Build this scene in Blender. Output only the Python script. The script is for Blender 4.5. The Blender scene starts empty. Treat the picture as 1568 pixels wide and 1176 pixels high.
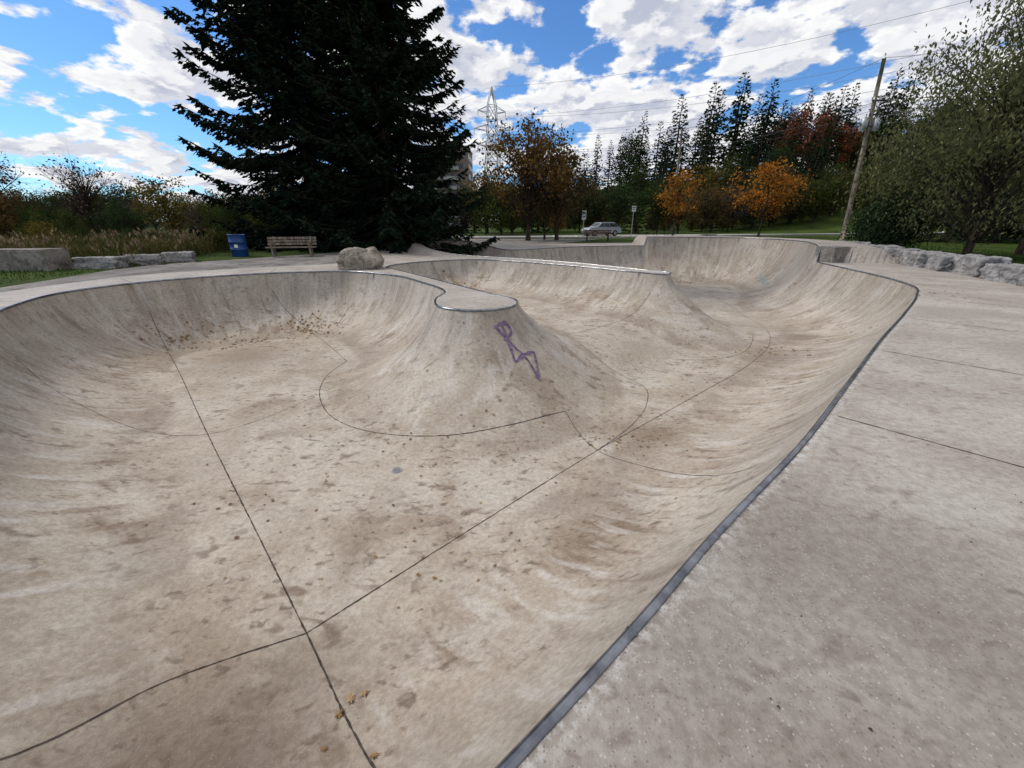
import bpy, math, random, bmesh
import numpy as np
from mathutils import Vector
from mathutils import noise as mnoise
random.seed(7); rng=np.random.default_rng(7)
R=math.radians
sc=bpy.context.scene
COL=sc.collection
# ---------------------------------------------------------------- helpers
def mat(name,build):
    m=bpy.data.materials.new(name); m.use_nodes=True
    nt=m.node_tree; nt.nodes.clear()
    out=nt.nodes.new('ShaderNodeOutputMaterial')
    G=NG(nt); s=build(G)
    nt.links.new(s,out.inputs['Surface']); return m
class NG:
    def __init__(s,nt): s.nt=nt
    def n(s,t,props={},ins={},o=0):
        nd=s.nt.nodes.new(t)
        for k,v in props.items(): setattr(nd,k,v)
        for k,v in ins.items():
            sk=nd.inputs[k]
            if isinstance(v,bpy.types.NodeSocket): s.nt.links.new(v,sk)
            else: sk.default_value=v
        return nd.outputs[o]
    def obj(s): return s.n('ShaderNodeTexCoord',o=3)
    def noise(s,vec,scale,detail=4,rough=.55,dist=0):
        return s.n('ShaderNodeTexNoise',{},{'Vector':vec,'Scale':scale,'Detail':detail,'Roughness':rough,'Distortion':dist})
    def vor(s,vec,scale):
        return s.n('ShaderNodeTexVoronoi',{},{'Vector':vec,'Scale':scale})
    def rng(s,v,a,b,c=0.,d=1.):
        return s.n('ShaderNodeMapRange',{'interpolation_type':'SMOOTHSTEP'},{'Value':v,1:a,2:b,3:c,4:d})
    def mul(s,a,b): return s.n('ShaderNodeMath',{'operation':'MULTIPLY'},{0:a,1:b})
    def add(s,a,b): return s.n('ShaderNodeMath',{'operation':'ADD'},{0:a,1:b})
    def sub(s,a,b): return s.n('ShaderNodeMath',{'operation':'SUBTRACT'},{0:a,1:b})
    def sep(s,v):
        nd=s.nt.nodes.new('ShaderNodeSeparateXYZ'); s.nt.links.new(v,nd.inputs[0]); return nd.outputs
    def mix(s,f,a,b,bt='MIX'):
        nd=s.nt.nodes.new('ShaderNodeMix'); nd.data_type='RGBA'; nd.blend_type=bt
        for k,v in ((0,f),(6,a),(7,b)):
            if isinstance(v,bpy.types.NodeSocket): s.nt.links.new(v,nd.inputs[k])
            elif k==0: nd.inputs[k].default_value=v
            else: nd.inputs[k].default_value=(*v,1) if len(v)==3 else v
        return nd.outputs[2]
    def mapv(s,vec,scale=(1,1,1),loc=(0,0,0),rot=(0,0,0)):
        return s.n('ShaderNodeMapping',{},{'Vector':vec,'Scale':scale,'Location':loc,'Rotation':rot})
    def bump(s,h,dist,strength=1.,normal=None):
        i={'Height':h,'Distance':dist,'Strength':strength}
        if normal is not None: i['Normal']=normal
        return s.n('ShaderNodeBump',{},i)
    def pbr(s,col,rough=.8,metal=0.,normal=None,spec=.4):
        i={'Base Color':col if isinstance(col,bpy.types.NodeSocket) else (*col,1),'Roughness':rough,'Metallic':metal,'Specular IOR Level':spec}
        if normal is not None: i['Normal']=normal
        return s.n('ShaderNodeBsdfPrincipled',{},i)
def simple(name,c,rough=.7,metal=0.,var=.25,scale=3.,bump=.0):
    def b(G):
        o=G.obj(); n=G.noise(o,scale,3)
        c1=tuple(x*(1-var) for x in c); c2=tuple(min(1,x*(1+var)) for x in c)
        col=G.mix(G.rng(n,.3,.7),c1,c2)
        return G.pbr(col,rough,metal,None)
    return mat(name,b)
class MB:
    """mesh builder"""
    def __init__(s): s.v=[];s.f=[];s.m=[];s.n=0;s.r=[]
    def addm(s,v,f,m=0,r=None):
        v=np.asarray(v,float).reshape(-1,3)
        s.v.append(v); o=s.n
        for k,fc in enumerate(f):
            s.f.append([i+o for i in fc]); s.m.append(m); s.r.append(0.5 if r is None else r)
        s.n+=len(v)
    def quads(s,v,m=0,r=None):
        N=len(v)
        if N==0: return
        o=s.n; s.v.append(v.reshape(-1,3)); idx=(np.arange(N*4).reshape(N,4)+o).tolist()
        s.f+=idx; s.m+=[m]*N; s.r+=(rng.random(N).tolist() if r is None else list(r)); s.n+=N*4
    def box(s,c,sz,m=0,rz=0,rx=0,ry=0):
        x,y,z=[a/2 for a in sz]
        v=np.array([(-x,-y,-z),(x,-y,-z),(x,y,-z),(-x,y,-z),(-x,-y,z),(x,-y,z),(x,y,z),(-x,y,z)])
        if ry:
            c_,s_=math.cos(ry),math.sin(ry); v=v@np.array([[c_,0,s_],[0,1,0],[-s_,0,c_]]).T
        if rx:
            c_,s_=math.cos(rx),math.sin(rx); v=v@np.array([[1,0,0],[0,c_,-s_],[0,s_,c_]]).T
        if rz:
            c_,s_=math.cos(rz),math.sin(rz); v=v@np.array([[c_,-s_,0],[s_,c_,0],[0,0,1]]).T
        s.addm(v+np.array(c),[(0,3,2,1),(4,5,6,7),(0,1,5,4),(1,2,6,5),(2,3,7,6),(3,0,4,7)],m)
    def tube(s,pts,rad,k=6,m=0,closed=False,cap=True):
        pts=np.asarray(pts,float); n=len(pts)
        rad=np.full(n,rad) if np.isscalar(rad) else np.asarray(rad)
        if closed: t=np.roll(pts,-1,0)-np.roll(pts,1,0)
        else: t=np.gradient(pts,axis=0)
        t/=np.linalg.norm(t,axis=1)[:,None]+1e-9
        ref=np.array([0,0,1.]) if abs(t[:,2]).mean()<.8 else np.array([1.,0,0])
        a=np.cross(t,ref); a/=np.linalg.norm(a,axis=1)[:,None]+1e-9
        b=np.cross(t,a)
        an=np.arange(k)/k*2*math.pi
        V=pts[:,None,:]+rad[:,None,None]*(np.cos(an)[None,:,None]*a[:,None,:]+np.sin(an)[None,:,None]*b[:,None,:])
        F=[]
        for i in range(n if closed else n-1):
            j=(i+1)%n
            for q in range(k):
                F.append((i*k+q,i*k+(q+1)%k,j*k+(q+1)%k,j*k+q))
        if cap and not closed:
            F.append(tuple(range(k))); F.append(tuple((n-1)*k+q for q in reversed(range(k))))
        s.addm(V.reshape(-1,3),F,m)
    def cyl(s,c,r,h,k=16,m=0,r2=None):
        c=np.array(c,float); s.tube([c,c+[0,0,h*.5],c+[0,0,h]],[r,((r2 if r2 is not None else r)+r)/2,r2 if r2 is not None else r],k,m)
    def make(s,name,mats,smooth=False,parent=None,loc=(0,0,0),link=True):
        me=bpy.data.meshes.new(name)
        V=np.concatenate(s.v)
        me.from_pydata(V.tolist(),[],s.f)
        me.polygons.foreach_set('material_index',np.array(s.m,dtype=np.int32))
        if smooth: me.polygons.foreach_set('use_smooth',np.ones(len(s.f),dtype=bool))
        at=me.attributes.new('rnd','FLOAT','FACE'); at.data.foreach_set('value',np.array(s.r,dtype=np.float32))
        for m in (mats if isinstance(mats,list) else [mats]): me.materials.append(m)
        me.update()
        if not link: return me
        ob=bpy.data.objects.new(name,me); COL.objects.link(ob); ob.location=loc
        if parent: ob.parent=parent
        return ob
def empty(name,loc=(0,0,0),rz=0):
    e=bpy.data.objects.new(name,None); COL.objects.link(e); e.location=loc; e.rotation_euler[2]=rz; e.empty_display_size=.3; return e
def catmull(P,step=.12,closed=True):
    P=np.array(P,float); n=len(P); out=[]
    rg=range(n) if closed else range(n-1)
    for i in rg:
        if closed: p0,p1,p2,p3=P[i-1],P[i],P[(i+1)%n],P[(i+2)%n]
        else: p0,p1,p2,p3=P[max(i-1,0)],P[i],P[i+1],P[min(i+2,n-1)]
        L=np.linalg.norm(p2-p1); k=max(2,int(L/step))
        a0=np.linalg.norm(p1-p0)+1e-6; a2=np.linalg.norm(p3-p2)+1e-6
        m1=((p1-p0)/a0+(p2-p1)/L)*.5*L; m2=((p2-p1)/L+(p3-p2)/a2)*.5*L
        for t in np.arange(k)/k:
            out.append((2*t**3-3*t**2+1)*p1+(t**3-2*t**2+t)*m1+(-2*t**3+3*t**2)*p2+(t**3-t**2)*m2)
    if not closed: out.append(P[-1])
    return np.array(out)
def sst(x,a,b):
    t=np.clip((x-a)/(b-a),0,1); return t*t*(3-2*t)
# ---------------------------------------------------------------- bowl outline (coping) in metres
CP=[(-.02,.69),(.53,1.15),(1.19,1.73),(2.36,2.70),(3.86,4.06),(5.74,5.77),(7.82,7.6),(10.0,9.6),(11.3,11.0),(12.1,12.6),(13.0,15.4),(13.86,18.3),
(15.3,20.6),(16.6,23.2),(17.0,26),(15.8,28.6),(13,30.2),(10,30.6),
(7,30.0),(3.97,28.8),(1.8,27.0),(0,25.9),(-1.8,27.2),(-3.6,28.6),(-5.2,28.2),(-5.7,26),(-4.8,23.5),(-2.2,21.4),(1.0,19.2),(3.2,17.2),(5.0,15.0),(5.65,14.2),
(5.35,13.75),(4.6,14.3),(2.6,16.4),(.5,18.1),(-1.7,19.3),(-3.7,18.5),(-4.9,17.0),(-5.0,15.9),(-4.2,14.8),(-3.0,13.2),(-1.7,11.4),(-.5,9.8),(.1,9.0),(.0,8.3),(-.66,7.9),
(-1.5,8.2),(-1.8,9.1),(-1.75,10.2),(-2.8,12.0),(-3.8,13.3),(-4.9,14.1),(-5.9,14.55),(-7.2,14.5),(-8.6,14.05),(-10.2,13.0),(-11.3,11.6),(-11.6,10.0),(-10.9,8.4),
(-9.6,6.7),(-7.8,4.6),(-5.8,2.3),(-4.2,.5),(-3.1,-.5),(-1.9,-.65),(-.85,.02)]
C=catmull(CP,.12); NC=len(C)
seg=np.roll(C,-1,0)-C; sl=np.linalg.norm(seg,axis=1); arc=np.concatenate([[0],np.cumsum(sl)[:-1]])
def near_idx(p): return int(np.argmin(((C-np.array(p))**2).sum(1)))
iA=near_idx((13.86,18.3)); iB=near_idx((10,30.6))
iC=near_idx((0,25.9)); iD=near_idx((-3.6,28.6)); iE=near_idx((-5.7,26)); iF=near_idx((-2.2,21.4))
ZT=np.zeros(NC)
ZT[iA:iB]=.62
for i in range(iC,iF+1):
    a=arc[i]; ZT[i]=.42*float(sst(a,arc[iC],arc[iD])*(1-sst(a,arc[iE],arc[iF])))
def sdf(P):
    P=np.asarray(P,float).reshape(-1,2); n=len(P)
    D=np.empty(n);A=np.empty(n);Q=np.empty((n,2));Z=np.empty(n)
    C2=np.roll(C,-1,0)
    for s in range(0,n,4000):
        p=P[s:s+4000]
        w=p[:,None,:]-C[None]
        t=np.clip((w*seg[None]).sum(2)/(sl**2)[None],0,1)
        d=w-t[...,None]*seg[None]
        dd=(d**2).sum(2); k=dd.argmin(1); r=np.arange(len(p))
        D[s:s+4000]=np.sqrt(dd[r,k]); tt=t[r,k]; A[s:s+4000]=arc[k]+tt*sl[k]
        Q[s:s+4000]=C[k]+tt[:,None]*seg[k]; Z[s:s+4000]=ZT[k]
        y0=C[:,1][None]; y1=C2[:,1][None]; py=p[:,1:2]
        cr=((y0>py)!=(y1>py)); xi=C[:,0][None]+(py-y0)/(y1-y0+1e-12)*(C2[:,0]-C[:,0])[None]
        ins=(cr&(p[:,0:1]<xi)).sum(1)%2==1
        D[s:s+4000]*=np.where(ins,1,-1)
    return D,A,Q,Z
H=.1
gx=np.arange(-15.5,22.01,H); gy=np.arange(-7,36.01,H)
GX,GY=np.meshgrid(gx,gy,indexing='ij'); nx,ny=GX.shape
D,A,Q,ZTg=sdf(np.stack([GX.ravel(),GY.ravel()],1))
D=D.reshape(nx,ny);A=A.reshape(nx,ny);Q=Q.reshape(nx,ny,2);ZTg=ZTg.reshape(nx,ny)
DEP=1.85
q=(GX-2.58)*.654-(GY-11.3)*.757
w=(GX+.5)*.823+(GY-8.5)*.57
u2=(GX-5.2)*.61+(GY-14.2)*.79
inpk=(1-sst(q,0,2.6))*sst(w,-.3,1.2)*(1-sst(u2,0,.6))
depth=DEP-.65*inpk+.35*sst(u2,.3,6.)
g2=np.exp(-((GX-6.3)**2+(GY-12.6)**2)/(2*2.2**2))
g1=np.exp(-((GX+.3)**2+(GY-7.1)**2)/(2*2.0**2))
run=2.35+1.25*g2+.6*g1+.5*sst(u2,1,6)-.35*inpk
tau=np.clip(D/run,0,1)
r_=2.40; d_=1.85; ru=math.sqrt(r_**2-(r_-d_)**2)
def circ(t): return 1-(r_-np.sqrt(r_**2-(ru*(1-t))**2))/d_
g=circ(tau)
gc=1-(1-tau)**1.6            # near hip: fuller, cone-like
hb=np.clip(.7*g1,0,.7)
g=g*(1-hb)+gc*hb
g=g*(1-.8*g2)+circ(tau**.90)*.8*g2   # far hip: sheer lip, long toe
Zb=ZTg+(-depth-ZTg)*g
def blur(a,sg):
    k=np.exp(-np.arange(-3*sg,3*sg+1)**2/(2*sg*sg)); k/=k.sum()
    p=len(k)//2
    a=np.apply_along_axis(lambda m:np.convolve(np.pad(m,p,'edge'),k,'valid'),0,a)
    return np.apply_along_axis(lambda m:np.convolve(np.pad(m,p,'edge'),k,'valid'),1,a)
wb=sst(D,.6,1.6)
Zb=Zb*(1-wb)+blur(Zb,3)*wb
leftpk=GX<2
Zd=ZTg*(1-np.where(leftpk,sst(-D,.45,.95),sst(-D,2.0,3.2)))
Zall=np.where(D>0,Zb,Zd)
def zat(x,y,off=0.):
    x=np.asarray(x,float);y=np.asarray(y,float)
    fx=np.clip((x-gx[0])/H,0,nx-1.001);fy=np.clip((y-gy[0])/H,0,ny-1.001)
    i=fx.astype(int);j=fy.astype(int);a=fx-i;b=fy-j
    z00,z10,z01,z11=Zall[i,j],Zall[i+1,j],Zall[i,j+1],Zall[i+1,j+1]
    sl_=np.sqrt(1+((z10-z00)/H)**2+((z01-z00)/H)**2)
    return z00*(1-a)*(1-b)+z10*a*(1-b)+z01*(1-a)*b+z11*a*b+off*(sl_+1.3*(sl_-1))
def inpoly(P,poly):
    poly=np.array(poly,float);x=P[...,0];y=P[...,1];c=np.zeros(x.shape,bool)
    for k in range(len(poly)):
        a=poly[k];b=poly[(k+1)%len(poly)]
        c^=((a[1]>y)!=(b[1]>y))&(x<a[0]+(y-a[1])/(b[1]-a[1]+1e-12)*(b[0]-a[0]))
    return c
DK=catmull([(-13,-6.5),(0,-6.6),(14,-6.5),(14.8,0),(14.2,7),(15.3,10.5),(16.6,14),(18.3,18),(20,22),(21,27),(18,33),(10,34.3),(3,32.8),(-6,32.0),(-8.3,26),(-7.3,20),(-7.6,17.4),(-10,15.8),(-12.6,13.6),(-13.2,10),(-12.6,6),(-12.6,0)],.3)
deckin=inpoly(np.stack([GX,GY],-1),DK)
def gridmesh(name,keepv,Z,m,region=None):
    c=np.stack([keepv[:-1,:-1],keepv[1:,:-1],keepv[1:,1:],keepv[:-1,1:]]).any(0)
    if region is not None:
        c&=np.stack([region[:-1,:-1],region[1:,:-1],region[1:,1:],region[:-1,1:]]).any(0)
    ii,jj=np.nonzero(c); use=np.zeros((nx,ny),bool)
    for a,b in((0,0),(1,0),(1,1),(0,1)): use[ii+a,jj+b]=True
    idx=-np.ones((nx,ny),int); idx[use]=np.arange(use.sum())
    X=np.where(keepv,GX,Q[...,0]);Y=np.where(keepv,GY,Q[...,1]);ZZ=np.where(keepv,Z,ZTg)
    if region is not None:
        mo=use&~region; P=np.stack([GX[mo],GY[mo]],1)
        k=((P[:,None]-DK[None])**2).sum(2).argmin(1); X[mo]=DK[k,0];Y[mo]=DK[k,1]
    V=np.stack([X[use],Y[use],ZZ[use]],1)
    F=np.stack([idx[ii,jj],idx[ii+1,jj],idx[ii+1,jj+1],idx[ii,jj+1]],1)
    me=bpy.data.meshes.new(name); me.from_pydata(V.tolist(),[],F.tolist())
    me.polygons.foreach_set('use_smooth',np.ones(len(F),bool))
    fl=me.attributes.new('flow','FLOAT_VECTOR','POINT')
    dd=np.where(keepv,np.abs(D),0); tt=np.where(keepv,tau,0)
    fl.data.foreach_set('vector',np.stack([A[use],dd[use],tt[use]],1).astype(np.float32).ravel())
    me.materials.append(m); me.update()
    ob=bpy.data.objects.new(name,me); COL.objects.link(ob); return ob
# ---------------------------------------------------------------- concrete
def concrete(kind):
    bowl=kind=='bowl'
    def b(G):
        o=G.obj()
        f=G.n('ShaderNodeAttribute',{'attribute_name':'flow'},o=1); sp=G.sep(f)
        if bowl: c0,c1=(.42,.355,.28),(.545,.48,.395)
        else: c0,c1=(.37,.325,.28),(.475,.43,.38)
        bn=G.nt.nodes.new('ShaderNodeTexNoise'); bn.inputs['Scale'].default_value=.75; bn.inputs['Detail'].default_value=5; bn.inputs['Roughness'].default_value=.62; bn.inputs['Distortion'].default_value=.3
        G.nt.links.new(o,bn.inputs['Vector']); ch=G.sep(bn.outputs[1]); st=ch[1]
        col=G.mix(G.rng(ch[0],.36,.64),c0,c1)
        col=G.mix(G.mul(G.rng(ch[2],.48,.70),.45),col,(.60,.565,.515))
        col=G.mix(G.mul(G.rng(st,.49,.72),.55 if bowl else .22),col,(.225,.158,.10))
        n=G.noise(G.mapv(o,rot=(0,0,.6),scale=(3.4,6.0,3)),1.,2,.5,.5)
        msk=G.rng(ch[0],.40,.58)
        col=G.mix(G.mul(G.mul(G.rng(n,.55,.72),msk),.72 if bowl else .42),col,(.17,.115,.075))
        n=G.noise(G.mapv(o,rot=(0,0,-.5),scale=(8,12,8)),1.,2,.5,.4)
        col=G.mix(G.mul(G.mul(G.rng(n,.57,.72),G.rng(st,.38,.55)),.75 if bowl else .42),col,(.14,.10,.068))
        if bowl:
            wall=G.rng(sp[2],1.0,.55)
            fn=G.nt.nodes.new('ShaderNodeTexNoise'); fn.inputs['Scale'].default_value=1.; fn.inputs['Detail'].default_value=4; fn.inputs['Roughness'].default_value=.58; fn.inputs['Distortion'].default_value=.3
            G.nt.links.new(G.mapv(f,scale=(4.6,1.15,0)),fn.inputs['Vector']); fc=G.sep(fn.outputs[1])
            col=G.mix(G.mul(G.mul(G.rng(fc[0],.50,.66),wall),G.rng(st,.38,.58,.10,.72)),col,(.20,.135,.085))
            col=G.mix(G.mul(G.mul(G.rng(fc[1],.52,.68),wall),.55),col,(.64,.605,.56))
            hi=G.rng(sp[2],.45,.05)
            col=G.mix(G.mul(hi,.42),col,(.33,.305,.265))
            col=G.mix(G.mul(G.mul(G.rng(fc[2],.50,.68),hi),.40),col,(.15,.125,.10))
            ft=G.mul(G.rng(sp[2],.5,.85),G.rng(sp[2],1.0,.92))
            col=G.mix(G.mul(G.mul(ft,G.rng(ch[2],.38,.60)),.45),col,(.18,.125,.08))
            for (c,s,a0,a1,fac,cc) in [((-2.1,1.1,0),(1,1,0),3.1,1.2,.86,(.125,.082,.052)),
                                     ((-1.85,3.4,0),(2.6,.85,0),2.1,.8,.6,(.165,.11,.07)),
                                     ((2.4,6.1,0),(.9,1.3,0),2.4,.9,.5,(.19,.13,.082)),
                                     ((7.0,10.0,0),(.6,1.0,0),2.5,.9,.5,(.20,.14,.09)),
                                     ((-7.8,10.6,0),(.6,.8,0),2.8,1.2,.5,(.19,.135,.085))]:
                v=G.n('ShaderNodeVectorMath',{'operation':'SUBTRACT'},{0:o,1:c})
                v=G.n('ShaderNodeVectorMath',{'operation':'MULTIPLY'},{0:v,1:s})
                L=G.n('ShaderNodeVectorMath',{'operation':'LENGTH'},{0:v},1)
                dn=G.add(L,G.mul(st,2.2))
                col=G.mix(G.mul(G.rng(dn,a0,a1),fac),col,cc)
        en=G.noise(o,17,4,.75)
        if not bowl:
            # deck colour darker in a patch round the near edge, bleached lip
            col=G.mix(G.mul(G.mul(G.rng(sp[1],.12,.02),G.rng(en,.42,.6)),.7),col,(.62,.60,.57))
            col=G.mix(G.mul(G.mul(G.rng(sp[1],.05,.0),G.rng(en,.62,.5)),.8),col,(.10,.085,.07))
            L=G.n('ShaderNodeVectorMath',{'operation':'DISTANCE'},{0:o,1:(1.6,.9,0.)},1)
            col=G.mix(G.rng(G.add(L,G.mul(st,1.6)),3.4,1.2,0.,.75),col,G.mix(1.,col,(.66,.65,.64),'MULTIPLY'))
        col=G.mix(G.rng(en,.36,.64,0,.95),G.mix(1.,col,(.76,.74,.72),'MULTIPLY'),col)
        vn=G.nt.nodes.new('ShaderNodeTexVoronoi'); vn.inputs['Scale'].default_value=75.; G.nt.links.new(o,vn.inputs['Vector'])
        cs=G.sep(vn.outputs[1])
        near_=G.rng(vn.outputs[0],.42,.2)
        col=G.mix(G.mul(G.mul(near_,G.rng(cs[0],.82,.9)),.36 if not bowl else .18),col,(.66,.62,.58))
        col=G.mix(G.mul(G.mul(near_,G.rng(cs[1],.78,.88)),.6 if not bowl else .4),col,(.12,.095,.075))
        nm=G.bump(G.noise(o,26,3,.75),.009 if not bowl else .006,.8)
        return G.pbr(col,.70,0.,nm,.35)
    return mat('concrete_'+kind,b)
M_bowl=concrete('bowl'); M_deck=concrete('deck')
gridmesh('skate_bowl',D>0,Zb,M_bowl)
gridmesh('concrete_deck',D<=0,Zd,M_deck,deckin)
def b(G):
    o=G.obj(); n=G.noise(o,5,3,.7)
    col=G.mix(G.rng(n,.3,.7),(.13,.135,.15),(.32,.33,.35))
    col=G.mix(G.rng(G.noise(o,1.3,3),.55,.7,0,.6),col,(.12,.08,.055))
    return G.pbr(col,.27,.9)
M_steel=mat('worn_steel',b)
mb=MB()
cz=np.concatenate([C,(ZT-.010)[:,None]],1)
mb.tube(cz,.027,10,0,closed=True)
i=near_idx((.53,1.15)); dj=cz[i+1]-cz[i]; dj/=np.linalg.norm(dj)
mb.tube(np.array([cz[i],cz[i]+dj*.006,cz[i]+dj*.014,cz[i]+dj*.02]),[.027,.031,.031,.027],10)
mb.make('steel_coping',M_steel,True)
# joints
M_joint=simple('dark_joint',(.06,.047,.036),.95,scale=9,var=.5)
def ribbon(mb,pts,wd=.012,off=.004,m=0,step=.05,cv=True,smooth_ends=False):
    pts=np.array(pts,float)
    p=catmull(pts,step,False) if cv else pts
    t=np.gradient(p,axis=0); t/=np.linalg.norm(t,axis=1)[:,None]+1e-9
    nn=np.stack([-t[:,1],t[:,0]],1)
    wv=np.full(len(p),wd)*(1+.28*rng.standard_normal(len(p)).clip(-2,2))
    p=p+nn*(rng.standard_normal(len(p))*.0012)[:,None]
    if smooth_ends: wv*=np.clip(np.minimum(np.arange(len(p)),np.arange(len(p))[::-1])/3+.3,0,1)
    L=p+nn*wv[:,None]/2; Rr=p-nn*wv[:,None]/2
    L=np.concatenate([L,zat(L[:,0],L[:,1],off)[:,None]],1);Rr=np.concatenate([Rr,zat(Rr[:,0],Rr[:,1],off)[:,None]],1)
    n=len(p); V=np.empty((2*n,3)); V[0::2]=L; V[1::2]=Rr
    mb.addm(V,[(2*i,2*i+1,2*i+3,2*i+2) for i in range(n-1)],m)
mb=MB()
K_=(1.7+DEP)/3.2
def fl_(pts): return [(x*K_,y*K_) for x,y in pts]
ribbon(mb,[(-10.9,11.5)]+fl_([(-8.5,9.1),(-4.95,5.44),(-1.73,2.16)])+[(-.55,.97),(-.18,.68)],.014)
ribbon(mb,fl_([(-1.73,2.16),(-.3,3.5),(1.29,4.96)]),.012)
ribbon(mb,fl_([(1.29,4.96),(3.6,6.9),(5.6,8.6),(7.1,10.2)])+[(9.2,13.6),(10.6,18),(11.5,23)],.012)
ribbon(mb,fl_([(.92,5.9),(1.29,4.96),(1.8,4.4)])+[(2.8,3.7)],.010)
ribbon(mb,fl_([(1.29,4.96),(2.0,5.7),(2.57,6.6),(2.75,7.4)])+[(2.3,9.0),(1.4,10.2)],.011)
ribbon(mb,[(1.4,10.2),(2.6,11.2),(3.76,12.3),(4.8,13.5)],.013)
ribbon(mb,[(-9.4,6.9)]+fl_([(-7.6,5.9),(-4.95,5.44),(-4.4,5.95),(-3.95,6.8)]),.008)
ribbon(mb,fl_([(-1.73,2.16),(-2.6,1.75)])+[(-3.3,1.4),(-4.1,.75)],.012)
ribbon(mb,fl_([(-4.1,9.0),(-4.15,8.0),(-3.85,7.0),(-3.15,6.0),(-2.27,5.44),(-.97,5.2),(.06,5.44),(.92,5.9)]),.013)
ribbon(mb,[(-8.5,13.85)]+fl_([(-6.3,11.6),(-4.1,9.0)]),.013)
ribbon(mb,fl_([(4.0,9.0),(5.0,9.1),(5.9,9.5),(6.8,10.5),(7.3,11.6)])+[(7.8,13.2)],.012)
ribbon(mb,[(.4,18.0),(-.2,15.4),(1.4,10.2)],.009)
for s in range(4,60,3):
    k=int(np.argmin(abs(arc-s)))
    if C[k,1]>17.8: break
    t=seg[k]/sl[k]; n=np.array([t[1],-t[0]])
    a=C[k]+n*.05
    ribbon(mb,[a,a+n*1.2,a+n*2.6,a+n*(5 if s<18 else 2.8)],.012,.003)
for p,dr in [((-11.35,11.75),(-.8,.6)),((-8.6,14.1),(-.35,.94)),((-11.2,8.9),(-1,-.2)),((-9.9,7.1),(-.8,-.6))]:
    p=np.array(p)+np.array(dr)*.08; ribbon(mb,[p,p+np.array(dr)*.6,p+np.array(dr)*1.3],.014,.003)
mb.make('expansion_joints',M_joint)
# graffiti (sprayed strokes lying on the surface)
M_gr=simple('purple_paint',(.16,.10,.17),.7,var=.45,scale=14)
mb=MB()
b0=np.array((-.15,8.0)); d0=np.array((.42,-.9)); sd=np.array((.9,.42))
def gp(a,s): return b0+sd*a+d0*s
strokes=[[gp(-.30,.12),gp(-.08,.4),gp(.18,.75),gp(.24,1.15)],
[gp(-.12,.1),gp(-.1,.4),gp(-.12,.78)],[gp(-.32,.16),gp(.0,.1),gp(.05,.22),gp(-.2,.38)],
[gp(-.12,.78),gp(.1,.66),gp(.42,.56)],[gp(.42,.56),gp(.34,.85),gp(.24,1.15)]]
for s in strokes: ribbon(mb,s,.05,.006,smooth_ends=True)
mb.make('graffiti_tag',M_gr)
M_gb=simple('pale_blue_paint',(.25,.36,.38),.7,var=.2,scale=9)
mb=MB()
for k in range(9):
    c=np.array((-1.6+ k*.38,27.0-abs(k-4)*.05-.9+.1*k))
    if sdf([c])[0][0]<.3: continue
    ribbon(mb,[c,c+[.2,-.35],c+[.35,.1],c+[.1,.2]],.06,.006,smooth_ends=True)
for k in range(4):
    c=np.array((14.9+.25*k,23.0+.6*k)); ribbon(mb,[c,c+[.3,.3],c+[.1,.6],c+[.4,.8]],.06,.006,smooth_ends=True)
mb.make('graffiti_tag',M_gb)
# small drain
M_galv=simple('galvanised_steel',(.36,.36,.36),.5,.5)
dx0,dy0=-1.6*K_,4.46*K_
mb=MB(); cz0=float(zat(dx0,dy0))
an=np.linspace(0,2*math.pi,24,endpoint=False)
mb.tube(np.stack([dx0+.07*np.cos(an),dy0+.07*np.sin(an),np.full(24,cz0+.004)],1),.009,6,0,closed=True)
for k in range(-2,3):
    h=math.sqrt(.07**2-(k*.025)**2); mb.box((dx0+k*.025,dy0,cz0+.006),(.016,2*h,.006),0)
mb.cyl((dx0,dy0,cz0+.001),.068,.002,20,1)
mb.make('floor_drain',[M_galv,M_joint])
# ---------------------------------------------------------------- terrain
def gz(x,y):
    x=np.asarray(x,float);y=np.asarray(y,float)
    r=np.hypot(x-2,y-12)
    z=-.03+0*r
    hill=sst(y+.45*x,85,150)*sst(x,-10,40)*13
    z=z+hill+ .12*np.sin(x*.13)*np.sin(y*.11)*sst(r,30,60)
    z=z-.5*sst(-x,19,40)*sst(y,8,20)
    return z
def axis(lo,hi,flo,fhi,step,big):
    a=list(np.arange(flo,fhi+.01,step)); s=step;x=fhi
    while x<hi: s=min(s*1.25,big); x+=s; a.append(x)
    s=step;x=flo
    while x>lo: s=min(s*1.25,big); x-=s; a.insert(0,x)
    return np.array(a)
ax=axis(-900,900,-24,30,.5,60); ay=axis(-300,1200,-8,44,.5,60)
AX,AY=np.meshgrid(ax,ay,indexing='ij')
Dd=sdf(np.stack([AX.ravel(),AY.ravel()],1))[0].reshape(AX.shape)
ins=Dd>-.1
cell=~(np.stack([ins[:-1,:-1],ins[1:,:-1],ins[1:,1:],ins[:-1,1:]]).any(0))
ii,jj=np.nonzero(cell); n2=AX.shape[1]
F=np.stack([ii*n2+jj,(ii+1)*n2+jj,(ii+1)*n2+jj+1,ii*n2+jj+1],1)
def b(G):
    o=G.obj()
    col=G.mix(G.rng(G.noise(o,.25,3),.35,.65),(.04,.075,.012),(.085,.13,.022))
    col=G.mix(G.mul(G.rng(G.noise(o,1.1,4,.7),.5,.7),.5),col,(.17,.13,.045))
    n=G.noise(o,14,3,.75)
    col=G.mix(G.rng(n,.3,.7,.6,0),col,(.018,.028,.008))
    return G.pbr(col,.95,0,G.bump(n,.12),.1)
M_grass=mat('lawn',b)
me=bpy.data.meshes.new('ground'); me.from_pydata(np.stack([AX.ravel(),AY.ravel(),gz(AX,AY).ravel()],1).tolist(),[],F.tolist())
me.polygons.foreach_set('use_smooth',np.ones(len(F),bool)); me.materials.append(M_grass)
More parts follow.
